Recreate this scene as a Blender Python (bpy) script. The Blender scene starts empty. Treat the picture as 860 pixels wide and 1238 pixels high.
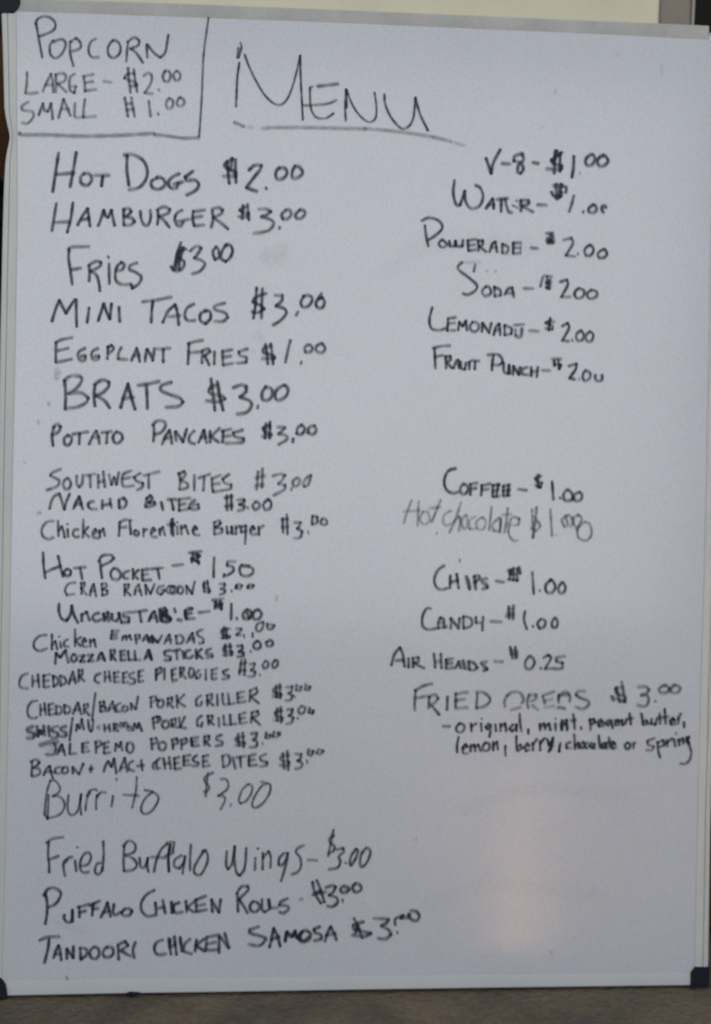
import bpy, bmesh, math, random, re
from mathutils import Vector, Matrix
scene = bpy.context.scene
COL = scene.collection

# ------------------------------------------------------------------ camera, light, exposure
LEAN = math.radians(5.0)            # the board leans back against the cupboard
LIFT = 0.004                        # its corner caps stand on the floor
FOCAL_PX, PHOTO_W, PHOTO_H = 1750.0, 860, 1238
EYE = Vector((0.29055, 0.64240, 1.79149))          # in board axes: x right, y up, z towards the viewer
EYE_R = Matrix(((0.99650708, -0.01226558, -0.08260263),
                (0.01428475, 0.99961234, 0.02389787),
                (0.08227749, -0.02499435, 0.99629599)))
B2L = Matrix(((1, 0, 0), (0, 0, -1), (0, 1, 0)))   # board axes -> local axes of the board's Empty (x, back, up)
TILT = Matrix.Rotation(-LEAN, 3, 'X')
cam_data = bpy.data.cameras.new('camera')
cam = bpy.data.objects.new('camera', cam_data); COL.objects.link(cam)
cam.matrix_world = Matrix.Translation(TILT @ (B2L @ EYE) + Vector((0, 0, LIFT))) @ (TILT @ B2L @ EYE_R).to_4x4()
cam_data.sensor_fit = 'VERTICAL'
cam_data.sensor_height = 24.0
cam_data.lens = 24.0 * FOCAL_PX / PHOTO_H
cam_data.clip_start = 0.05; cam_data.clip_end = 100
cam_data.dof.use_dof = True
cam_data.dof.focus_distance = 1.55
cam_data.dof.aperture_fstop = 2.25
scene.camera = cam

world = bpy.data.worlds.new('World'); scene.world = world
world.use_nodes = True
bg = world.node_tree.nodes['Background']
bg.inputs['Color'].default_value = (0.62, 0.82, 1.0, 1)
bg.inputs['Strength'].default_value = 0.40

def area(name, loc, target, size, power, color):
    d = bpy.data.lights.new(name, 'AREA'); d.shape = 'RECTANGLE'
    d.size, d.size_y = size; d.energy = power; d.color = color
    o = bpy.data.objects.new(name, d); COL.objects.link(o)
    o.location = loc
    o.rotation_euler = (Vector(target) - Vector(loc)).to_track_quat('-Z', 'Y').to_euler()
    return o
area('added_front_soft_light', (0.25, -3.6, 1.45), (0.45, 0.1, 0.7), (3.6, 2.1), 50, (0.985, 0.965, 1.0))  # unseen broad source, added in front as the main soft light
area('added_warm_top_light', (0.70, -1.3, 2.9), (0.5, 0.1, 1.2), (1.2, 0.6), 7, (1.0, 0.86, 0.74))  # added lamp with no known fixture, warms the top of the board
# low sun through a gap lies as a warm streak on the floor in front of the board, which mirrors it
streak = area('floor_sun_streak_light', (0.93, -1.35, 2.2), (0.93, -1.35, 0.0), (0.06, 2.3), 9.5, (1.0, 0.72, 0.46))
streak.data.spread = math.radians(4)
streak.rotation_euler = (0, 0, math.radians(11.7))
scene.view_settings.view_transform = 'Standard'
scene.view_settings.look = 'None'
scene.view_settings.exposure = 0.0
scene.view_settings.gamma = 1.0
scene.cycles.transparent_max_bounces = 24

# ------------------------------------------------------------------ helpers
def mat(name, color, rough=0.5, spec=0.5, noise=None, bump=None, metallic=0.0, grain=None):
    """noise = (scale, colour2, contrast lo, hi); bump = (scale, strength, distance); grain = (scale, amount)"""
    m = bpy.data.materials.new(name); m.use_nodes = True
    nt = m.node_tree; N = nt.nodes; L = nt.links
    b = N['Principled BSDF']
    b.inputs['Roughness'].default_value = rough
    b.inputs['Specular IOR Level'].default_value = spec
    b.inputs['Metallic'].default_value = metallic
    tc = N.new('ShaderNodeTexCoord')
    out = None
    rgb = N.new('ShaderNodeRGB'); rgb.outputs[0].default_value = (*color, 1); out = rgb.outputs[0]
    if noise:
        sc, c2, lo, hi = noise
        n = N.new('ShaderNodeTexNoise'); n.inputs['Scale'].default_value = sc
        n.inputs['Detail'].default_value = 6; n.inputs['Roughness'].default_value = 0.6
        L.new(tc.outputs['Object'], n.inputs['Vector'])
        r = N.new('ShaderNodeMapRange'); r.inputs['From Min'].default_value = lo; r.inputs['From Max'].default_value = hi
        L.new(n.outputs['Fac'], r.inputs['Value'])
        mx = N.new('ShaderNodeMix'); mx.data_type = 'RGBA'
        L.new(r.outputs['Result'], mx.inputs['Factor']); L.new(out, mx.inputs['A'])
        mx.inputs['B'].default_value = (*c2, 1)
        out = mx.outputs['Result']
    if grain:
        sc, amt = grain
        n = N.new('ShaderNodeTexNoise'); n.inputs['Scale'].default_value = sc; n.inputs['Detail'].default_value = 3
        L.new(tc.outputs['Object'], n.inputs['Vector'])
        mx = N.new('ShaderNodeMix'); mx.data_type = 'RGBA'; mx.blend_type = 'OVERLAY'
        mx.inputs['Factor'].default_value = amt
        L.new(out, mx.inputs['A']); L.new(n.outputs['Color'], mx.inputs['B'])
        out = mx.outputs['Result']
    L.new(out, b.inputs['Base Color'])
    if bump:
        n = N.new('ShaderNodeTexNoise'); n.inputs['Scale'].default_value = bump[0]; n.inputs['Detail'].default_value = 5
        L.new(tc.outputs['Object'], n.inputs['Vector'])
        bp = N.new('ShaderNodeBump'); bp.inputs['Strength'].default_value = bump[1]; bp.inputs['Distance'].default_value = bump[2]
        L.new(n.outputs['Fac'], bp.inputs['Height']); L.new(bp.outputs['Normal'], b.inputs['Normal'])
    return m

def ink_mat(name, color, streak=0.35, spec=0.3):
    """marker ink: how thickly it lies comes with the mesh (attribute 'ink'), broken up by a dry streak"""
    m = bpy.data.materials.new(name); m.use_nodes = True
    nt = m.node_tree; N = nt.nodes; L = nt.links
    b = N['Principled BSDF']; out = N['Material Output']
    b.inputs['Base Color'].default_value = (*color, 1); b.inputs['Roughness'].default_value = 0.55
    b.inputs['Specular IOR Level'].default_value = spec
    at = N.new('ShaderNodeAttribute'); at.attribute_name = 'ink'
    tc = N.new('ShaderNodeTexCoord')
    n = N.new('ShaderNodeTexNoise'); n.inputs['Scale'].default_value = 120; n.inputs['Detail'].default_value = 4
    L.new(tc.outputs['Object'], n.inputs['Vector'])
    r = N.new('ShaderNodeMapRange'); r.inputs['From Min'].default_value = 0.35; r.inputs['From Max'].default_value = 0.6
    r.inputs['To Min'].default_value = 1 - streak; r.inputs['To Max'].default_value = 1.0
    L.new(n.outputs['Fac'], r.inputs['Value'])
    mu = N.new('ShaderNodeMath'); mu.operation = 'MULTIPLY'; mu.use_clamp = True
    L.new(at.outputs['Fac'], mu.inputs[0]); L.new(r.outputs['Result'], mu.inputs[1])
    L.new(mu.outputs[0], b.inputs['Alpha'])
    return m

def link(name, bm, m, parent=None, smooth=False, bevel=0.0):
    if bevel:
        bmesh.ops.bevel(bm, geom=[e for e in bm.edges if e.is_manifold and e.calc_face_angle(0) > 0.6], offset=bevel,
                        segments=2, affect='EDGES', clamp_overlap=True)
    bmesh.ops.recalc_face_normals(bm, faces=bm.faces)
    me = bpy.data.meshes.new(name); bm.to_mesh(me); bm.free()
    me.materials.append(m)
    if smooth:
        for p in me.polygons: p.use_smooth = True
    o = bpy.data.objects.new(name, me); COL.objects.link(o)
    if parent: o.parent = parent
    return o

def add_box(bm, x0, x1, y0, y1, z0, z1):
    r = bmesh.ops.create_cube(bm, size=1)
    bmesh.ops.scale(bm, verts=r['verts'], vec=(x1 - x0, y1 - y0, z1 - z0))
    bmesh.ops.translate(bm, verts=r['verts'], vec=((x0 + x1) / 2, (y0 + y1) / 2, (z0 + z1) / 2))

def box(name, dims, m, parent=None, bevel=0.003):
    bm = bmesh.new(); add_box(bm, *dims)
    return link(name, bm, m, parent, bevel=bevel)

def thing(name, label, cat, loc=(0, 0, 0), rot=(0, 0, 0)):
    o = bpy.data.objects.new(name, None); COL.objects.link(o)
    o.location = loc; o.rotation_euler = rot
    o['label'] = label; o['category'] = cat
    return o

def on_board(px, py, h=0.0):
    """the point of the board's face (raised by h) that was measured at photo pixel px, py -> (x, z) on the face"""
    d = EYE_R @ Vector(((px - PHOTO_W / 2) / FOCAL_PX, (PHOTO_H / 2 - py) / FOCAL_PX, -1))
    t = (h - EYE.z) / d.z
    p = EYE + d * t
    return p.x, p.y

def interp(tab, t):
    if t <= tab[0][0]: return tab[0][1] + (tab[1][1] - tab[0][1]) * (t - tab[0][0]) / (tab[1][0] - tab[0][0])
    for (a, va), (b, vb) in zip(tab, tab[1:]):
        if t <= b: return va + (vb - va) * (t - a) / (b - a)
    (a, va), (b, vb) = tab[-2:]
    return vb + (vb - va) * (t - b) / (b - a)

# ------------------------------------------------------------------ materials
M_SURF = mat('melamine_white', (0.618, 0.620, 0.645), rough=0.38, spec=0.5,
             noise=(2.3, (0.590, 0.594, 0.622), 0.42, 0.62), bump=(60, 0.05, 0.0005), grain=(420, 0.42))
M_RAILTOP = mat('darker_aluminium', (0.51, 0.495, 0.46), rough=0.6, spec=0.3, noise=(14, (0.44, 0.43, 0.40), 0.4, 0.6), grain=(330, 0.15))  # top rail only: a darker, browner grey than the other rails
M_RAIL = mat('painted_aluminium', (0.60, 0.60, 0.555), rough=0.42, spec=0.5,
             noise=(14, (0.57, 0.575, 0.535), 0.4, 0.6), grain=(330, 0.10))
b_ = M_SURF.node_tree.nodes['Principled BSDF']
b_.inputs['Coat Weight'].default_value = 0.8; b_.inputs['Coat Roughness'].default_value = 0.13
M_RAIL2 = mat('white_painted_aluminium', (0.60, 0.605, 0.595), rough=0.6, spec=0.3, noise=(14, (0.58, 0.59, 0.58), 0.4, 0.6), grain=(330, 0.10))
M_CAP = mat('dark_plastic', (0.009, 0.011, 0.018), rough=0.6, spec=0.25, bump=(160, 0.2, 0.0005), grain=(240, 0.3))
M_BACK = mat('hardboard_back', (0.16, 0.11, 0.07), rough=0.8)
M_FLOOR = mat('dirty_concrete', (0.21, 0.155, 0.105), rough=0.9, spec=0.2,
              noise=(9, (0.13, 0.102, 0.075), 0.35, 0.65), bump=(90, 0.8, 0.006), grain=(170, 0.6))
M_WALL = mat('dark_wall', (0.010, 0.011, 0.008), rough=0.9, noise=(1.5, (0.03, 0.018, 0.009), 0.4, 0.65))
M_CREAM = mat('cream_paint', (0.72, 0.66, 0.47), rough=0.5, noise=(8, (0.67, 0.61, 0.435), 0.4, 0.6), grain=(260, 0.1))
M_POST = mat('grey_brown_metal', (0.26, 0.215, 0.165), rough=0.5, noise=(20, (0.23, 0.19, 0.15), 0.4, 0.6), grain=(260, 0.15))
M_POSTEDGE = mat('worn_metal_edge', (0.34, 0.30, 0.25), rough=0.45)
M_CARD = mat('cardboard', (0.70, 0.36, 0.15), rough=0.85, noise=(30, (0.52, 0.27, 0.12), 0.4, 0.6), bump=(200, 0.3, 0.001))
M_CRATE = mat('grey_green_plastic', (0.13, 0.125, 0.10), rough=0.6, noise=(25, (0.09, 0.09, 0.08), 0.4, 0.6))
M_DARKCAB = mat('black_enamel', (0.012, 0.008, 0.012), rough=0.4, noise=(12, (0.02, 0.014, 0.02), 0.4, 0.6))
M_TAPE = mat('white_tape', (0.6, 0.6, 0.58), rough=0.4)
M_INK = ink_mat('black_marker_ink', (0.018, 0.024, 0.048), streak=0.28)
M_INKTHIN = ink_mat('thin_marker_ink', (0.028, 0.024, 0.048), streak=0.35)
M_INKGREY = ink_mat('grey_marker_ink', (0.13, 0.125, 0.13), streak=0.4)
M_INKBLUE = ink_mat('blue_grey_marker_ink', (0.045, 0.060, 0.085), streak=0.3)
M_SMEAR = ink_mat('rubbed_ink_film', (0.16, 0.17, 0.19), streak=0.9)
M_RUST = ink_mat('brown_stain', (0.20, 0.12, 0.07), streak=0.7)
M_RED = ink_mat('red_brown_spot', (0.20, 0.05, 0.035), streak=0.3)

# ------------------------------------------------------------------ the setting
bm = bmesh.new(); add_box(bm, -6, 6, -5, 5, -0.05, 0)
o = link('floor', bm, M_FLOOR); o['kind'] = 'structure'
bm = bmesh.new(); add_box(bm, -6, 6, 2.6, 2.75, 0.0, 3.2)
o = link('wall', bm, M_WALL); o['kind'] = 'structure'

# ------------------------------------------------------------------ the cupboard the board leans on
CY = 0.127
cup = thing('cupboard', 'cream painted cupboard with grey edge post standing behind top of whiteboard', 'cupboard', (0.42, CY, 0))
XR = 0.398                                   # right end of the cream door, from the cupboard's centre
box('carcass', (-0.36, XR + 0.044, 0.021, 0.45, 0.0, 1.62), M_POST, cup, 0.004)
box('door', (-0.36, XR, 0.0, 0.020, 0.03, 1.60), M_CREAM, cup, 0.004)
box('edge_post', (XR + 0.0006, XR + 0.041, 0.0015, 0.0205, 0.0, 1.62), M_POST, cup, 0.002)
box('edge_strip', (XR + 0.0415, XR + 0.0455, -0.001, 0.0205, 0.0, 1.62), M_POSTEDGE, cup, 0.001)

# what shows past the board's left and right edges
dk = thing('metal_cabinet', 'black metal cabinet glimpsed beyond the left edge of the whiteboard', 'cabinet', (-0.24, 0.17, 0))
box('cabinet_body', (-0.2, 0.20, 0, 0.4, 0.0, 0.965), M_DARKCAB, dk, 0.004)
box('cabinet_plinth', (-0.19, 0.19, -0.004, 0.3, 0.0, 0.05), M_CRATE, dk, 0.002)
cr = thing('storage_tub', 'grey green plastic tub on the black cabinet, under the brown cardboard box', 'tub', (-0.22, 0.18, 0.965))
box('tub_body', (-0.17, 0.17, 0, 0.33, 0.0, 0.055), M_CRATE, cr, 0.008)
box('tub_lid', (-0.178, 0.178, -0.006, 0.338, 0.056, 0.066), M_CRATE, cr, 0.003)
cb = thing('cardboard_box', 'orange brown cardboard box at upper left, beyond the whiteboard edge', 'box', (-0.22, 0.19, 1.031))
box('carton', (-0.17, 0.17, 0, 0.3, 0.0, 0.20), M_CARD, cb, 0.003)
box('flap', (-0.168, 0.168, 0.001, 0.148, 0.2005, 0.204), M_CARD, cb, 0.001)
box('flap', (-0.168, 0.168, 0.152, 0.299, 0.2005, 0.204), M_CARD, cb, 0.001)
cb = thing('cardboard_box', 'brown cardboard box on the floor at lower right, beyond the whiteboard edge', 'box', (1.13, 0.16, 0))
box('carton', (-0.165, 0.17, 0, 0.3, 0.0, 0.28), M_CARD, cb, 0.003)
box('flap', (-0.163, 0.168, 0.001, 0.148, 0.2805, 0.284), M_CARD, cb, 0.001)
box('flap', (-0.163, 0.168, 0.152, 0.299, 0.2805, 0.284), M_CARD, cb, 0.001)
box('tape', (-0.168, -0.14, -0.0015, -0.0003, 0.12, 0.129), M_TAPE, cb, 0.0)

# ------------------------------------------------------------------ the whiteboard
board = thing('whiteboard', 'white dry erase board with handwritten snack menu leaning upright on concrete floor', 'whiteboard',
              (0, 0, LIFT), (-LEAN, 0, 0))
# outlines measured on the photograph (pixels), each turned into a place on the board
LEFT_IN = [(16, 20), (60, 20.5), (250, 21.5), (420, 19), (600, 15), (900, 9.5), (1140, 4), (1185, 2.5), (1204, 2)]
LEFT_OUT = [(-3, 1), (20, 2), (60, 3.5), (100, 4.6), (132, 5.4), (146, 7.6), (158, 10.6), (165, 12.2), (172, 11.2), (184, 8.4),
            (196, 6.6), (215, 5.4), (240, 4.4), (280, 3.2), (400, 0.6), (500, -1.2), (700, -4), (1000, -8), (1204, -10)]
RIGHT_IN = [(48, 863.5), (310, 859), (430, 856.6), (700, 851), (850, 846.3), (1000, 843), (1165, 839.3), (1191, 838.7)]
RIGHT_OUT = [(30, 881), (310, 875), (700, 866.5), (1000, 858.6), (1165, 856.3), (1191, 855.8)]
TOP_UP = [(0, -3), (120, 1.4), (220, 4.6), (260, 6.3), (420, 12.5), (580, 19.2), (700, 24.5), (790, 28.2), (857, 31.2)]
TOP_LO = [(0, 13), (120, 17), (260, 22), (420, 28), (580, 35), (700, 40), (790, 44.5), (857, 48)]
BOT_UP = [(0, 1186), (160, 1184), (430, 1180.5), (600, 1178.5), (855, 1176)]
BOT_LO = [(-10, 1204.5), (10, 1203.6), (160, 1200.6), (260, 1199.3), (430, 1196.5), (600, 1194), (835, 1191), (855, 1190.5)]

def loft_rail(name, samples, prof, label=None, m=None):
    """samples: list of (inner xy, outer xy) on the face; prof: list of (share inner->outer, height towards viewer)"""
    bm = bmesh.new(); rows = []
    for (ix, iz), (ox, oz) in samples:
        row = [bm.verts.new((ix + (ox - ix) * s, -h, iz + (oz - iz) * s)) for s, h in prof]
        rows.append(row)
    n = len(prof)
    for a, b in zip(rows, rows[1:]):
        for i in range(n):
            bm.faces.new((a[i], a[(i + 1) % n], b[(i + 1) % n], b[i]))
    bm.faces.new(rows[0]); bm.faces.new(list(reversed(rows[-1])))
    o = link(name, bm, m or M_RAIL, board)
    if label: o['label'] = label
    return o

SIDE = [(0.0, -0.004), (0.0, 0.0012), (0.05, 0.0018), (0.50, 0.0034), (0.535, 0.0034), (0.55, 0.0014), (0.585, 0.0014), (0.60, 0.0036),
        (0.90, 0.0034), (0.97, 0.0022), (1.0, 0.0), (1.0, -0.014), (0.0, -0.014)]
FLAT = [(0.0, -0.004), (0.0, 0.0001), (0.16, 0.0005), (0.45, 0.0009), (0.88, 0.0010), (0.96, 0.0007), (1.0, 0.0001), (1.0, -0.014), (0.0, -0.014)]
ys = list(range(17, 1183, 6))
loft_rail('frame_rail', [(on_board(interp(LEFT_IN, y), y), on_board(interp(LEFT_OUT, y), y)) for y in ys], SIDE,
          'left side rail of the frame with a dent bitten into its outer edge')
loft_rail('frame_rail', [(on_board(interp(RIGHT_IN, y), y), on_board(interp(RIGHT_OUT, y), y)) for y in list(range(50, 1165, 12)) + [1168]], SIDE,
          'right side rail of the frame')
loft_rail('frame_rail', [(on_board(x, interp(TOP_LO, x)), on_board(x, interp(TOP_UP, x))) for x in list(range(4, 857, 14)) + [857]], FLAT,
          'top rail of the frame, its right end left open', M_RAILTOP)
loft_rail('frame_rail', [(on_board(x, interp(BOT_UP, x)), on_board(x, interp(BOT_LO, x))) for x in list(range(-8, 853, 14)) + [852]], FLAT,
          'bottom rail of the frame', M_RAIL2)
# bare white corner tab, where the upper right cap has come off
def prism(name, pts, h0, h1, m, label=None, bevel=0.001):
    bm = bmesh.new()
    f = [bm.verts.new((x, -h1, z)) for x, z in pts]; g = [bm.verts.new((x, -h0, z)) for x, z in pts]
    bm.faces.new(f); bm.faces.new(list(reversed(g)))
    for i in range(len(pts)):
        j = (i + 1) % len(pts); bm.faces.new((f[i], g[i], g[j], f[j]))
    o = link(name, bm, m, board, bevel=bevel)
    if label: o['label'] = label
    return o
prism('corner_tab', [on_board(*p) for p in [(858.5, 40), (879, 41), (879.5, 49), (858.5, 49)]], -0.012, 0.0015,
      mat('bare_white_tab', (0.80, 0.79, 0.80), rough=0.4), 'bare white tab where the top right corner cap is missing', 0.0005)
prism('corner_cap', [on_board(*p) for p in [(-2, -6), (25, -5), (25, 5), (23, 10), (19, 14), (14, 16.3), (1.5, 16.8)]], -0.016, 0.0052, M_CAP, 'top left corner cap')
prism('corner_cap', [on_board(*p) for p in [(-13, 1181), (0, 1181), (4, 1184.5), (7.2, 1189), (8.8, 1196), (9.5, 1205), (-13, 1206)]], -0.016, 0.0052, M_CAP, 'bottom left corner cap')
prism('corner_cap', [on_board(*p) for p in [(840.5, 1168), (856.8, 1167.5), (856.2, 1191.8), (834.3, 1192.2), (834.6, 1176), (837, 1172)]], -0.016, 0.0052, M_CAP, 'bottom right corner cap')

# the writing surface: a thin sheet on a hardboard back, tucked 2 mm under the rails
bm = bmesh.new()
rows = []
NR = 60
for i in range(NR + 1):
    t = i / NR
    yl = 13.0 - 3 + (1189 - 10) * t; yr = 44.0 + (1180 - 44) * t
    a = on_board(interp(LEFT_IN, yl) - 2.5, yl); b = on_board(interp(RIGHT_IN, yr) + 2.5, yr)
    rows.append([bm.verts.new((a[0] + (b[0] - a[0]) * k / 8, 0.0, a[1] + (b[1] - a[1]) * k / 8)) for k in range(9)])
for a, b in zip(rows, rows[1:]):
    for k in range(8): bm.faces.new((a[k], a[k + 1], b[k + 1], b[k]))
r = bmesh.ops.extrude_face_region(bm, geom=bm.faces[:])
bmesh.ops.translate(bm, verts=[v for v in r['geom'] if isinstance(v, bmesh.types.BMVert)], vec=(0, 0.003, 0))
surface = link('writing_surface', bm, M_SURF, board)
box('backing_panel', (0.012, 0.888, 0.004, 0.012, 0.012, 1.195), M_BACK, board, 0.0)

# ------------------------------------------------------------------ handwriting
BASE_W = 4.15                                    # pen width in photo pixels
rng = random.Random(7)
PX_M = 0.90 / 873.0

def parse(block):
    out = []; ox = oy = 0.0; s = 1.0
    for line in block.strip().split('\n'):
        if line.startswith('@'):
            ox, oy, s = map(float, line[1:].split()); continue
        for st in line.split(';'):
            st = st.strip()
            if not st: continue
            w = d = 1.0; given = False
            m = re.match(r'^((?:\*[\d.]+)?(?:~[\d.]+)?),', st)
            if m and m.group(1):
                k = m.group(1)
                a = re.search(r'\*([\d.]+)', k); b = re.search(r'~([\d.]+)', k)
                if a: w = float(a.group(1))
                if b: d = float(b.group(1))
                st = st[m.end():]
            pts = [tuple(map(float, p.split(','))) for p in st.split()]
            out.append((w, d, [(ox + x / s, oy + y / s) for x, y in pts]))
    return out

def split_corners(pts):
    runs = []; cur = [pts[0]]
    loop = len(pts) > 4 and (Vector(pts[0]) - Vector(pts[-1])).length < 1.0
    for i in range(1, len(pts) - 1):
        cur.append(pts[i])
        a = Vector(pts[i]) - Vector(pts[i - 1]); b = Vector(pts[i + 1]) - Vector(pts[i])
        if a.length > 1e-6 and b.length > 1e-6 and a.angle(b) > math.radians(130 if loop else 80):
            runs.append(cur); cur = [pts[i]]
    cur.append(pts[-1]); runs.append(cur)
    return runs

def smooth_run(p):
    closed = len(p) > 4 and (Vector(p[0]) - Vector(p[-1])).length < 1.0
    P = [Vector(q) for q in p]
    if closed: E = [P[-2]] + P + [P[1]]
    else: E = [P[0] * 2 - P[1]] + P + [P[-1] * 2 - P[-2]]
    out = []
    for i in range(1, len(E) - 2):
        p0, p1, p2, p3 = E[i - 1:i + 3]
        n = max(2, int((p2 - p1).length / 0.9))
        for k in range(n):
            t = k / n
            out.append(0.5 * ((2 * p1) + (-p0 + p2) * t + (2 * p0 - 5 * p1 + 4 * p2 - p3) * t * t + (-p0 + 3 * p1 - 3 * p2 + p3) * t ** 3))
    out.append(E[-2])
    return out

PROFILE = [(-1.08, 0.0), (-0.62, 0.62), (-0.22, 1.0), (0.22, 1.0), (0.62, 0.62), (1.08, 0.0)]
def write(name, block, m, width=1.0, dens=1.0, label=None, chisel=0.46, parent=None):
    verts = []; faces = []; ink = []
    h = 0.00025
    for w, d, pts in parse(block):
        fade = rng.uniform(0.84, 1.0)
        length = sum((Vector(a) - Vector(b)).length for a, b in zip(pts, pts[1:]))
        if length < 4.5: w *= 0.82; d *= 0.8                  # full stops and dots
        for run in split_corners(pts):
            path = smooth_run(run)
            clean = [path[0]]
            for q in path[1:]:
                if (q - clean[-1]).length > 0.25: clean.append(q)
            path = clean
            if len(path) < 2: continue
            tang = []
            for i in range(len(path)):
                t = path[min(i + 1, len(path) - 1)] - path[max(i - 1, 0)]
                tang.append(t.normalized() if t.length > 1e-6 else Vector((1, 0)))
            W = BASE_W * width * w
            rows = []
            t0 = tang[0]; t1 = tang[-1]
            rows.append((path[0] - t0 * W * 0.50, t0, 0.30, 0.0)); rows.append((path[0] - t0 * W * 0.26, t0, 0.80, 0.85))
            ph = rng.uniform(0, 6.28)
            for i, q in enumerate(path):
                wob = 1 + 0.07 * math.sin(i * 0.33 + ph) + 0.04 * math.sin(i * 1.1 + 2 * ph)
                rows.append((q, tang[i], wob, 1.0))
            rows.append((path[-1] + t1 * W * 0.26, t1, 0.80, 0.8)); rows.append((path[-1] + t1 * W * 0.50, t1, 0.30, 0.0))
            start = len(verts)
            for j, (q, t, wf, af) in enumerate(rows):
                v = abs(t.y)                                       # upright strokes lay more ink than level ones
                dd = min(1.0, 1.07 * d * dens * fade * (1 - chisel * (1 - v) ** 1.3)) * (0.92 + 0.08 * math.sin(j * 0.21 + ph))
                hw = W * 0.5 * 1.22 * wf * (1.0 + 0.24 * (1 - v))
                nrm = Vector((-t.y, t.x))
                for s, a in PROFILE:
                    x, z = on_board(q.x + nrm.x * hw * s, q.y + nrm.y * hw * s)
                    verts.append((x, -h - j * 4e-7, z)); ink.append(a * dd * af)
                if j:
                    k = len(PROFILE)
                    for c in range(k - 1):
                        a0 = start + (j - 1) * k + c
                        faces.append((a0, a0 + 1, a0 + 1 + k, a0 + k))
            h += 1.2e-5
    me = bpy.data.meshes.new(name); me.from_pydata(verts, [], faces); me.update()
    at = me.attributes.new('ink', 'FLOAT', 'POINT'); at.data.foreach_set('value', ink)
    me.materials.append(m)
    o = bpy.data.objects.new(name, me); COL.objects.link(o); o.parent = parent or surface
    if label: o['label'] = label
    return o

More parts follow.
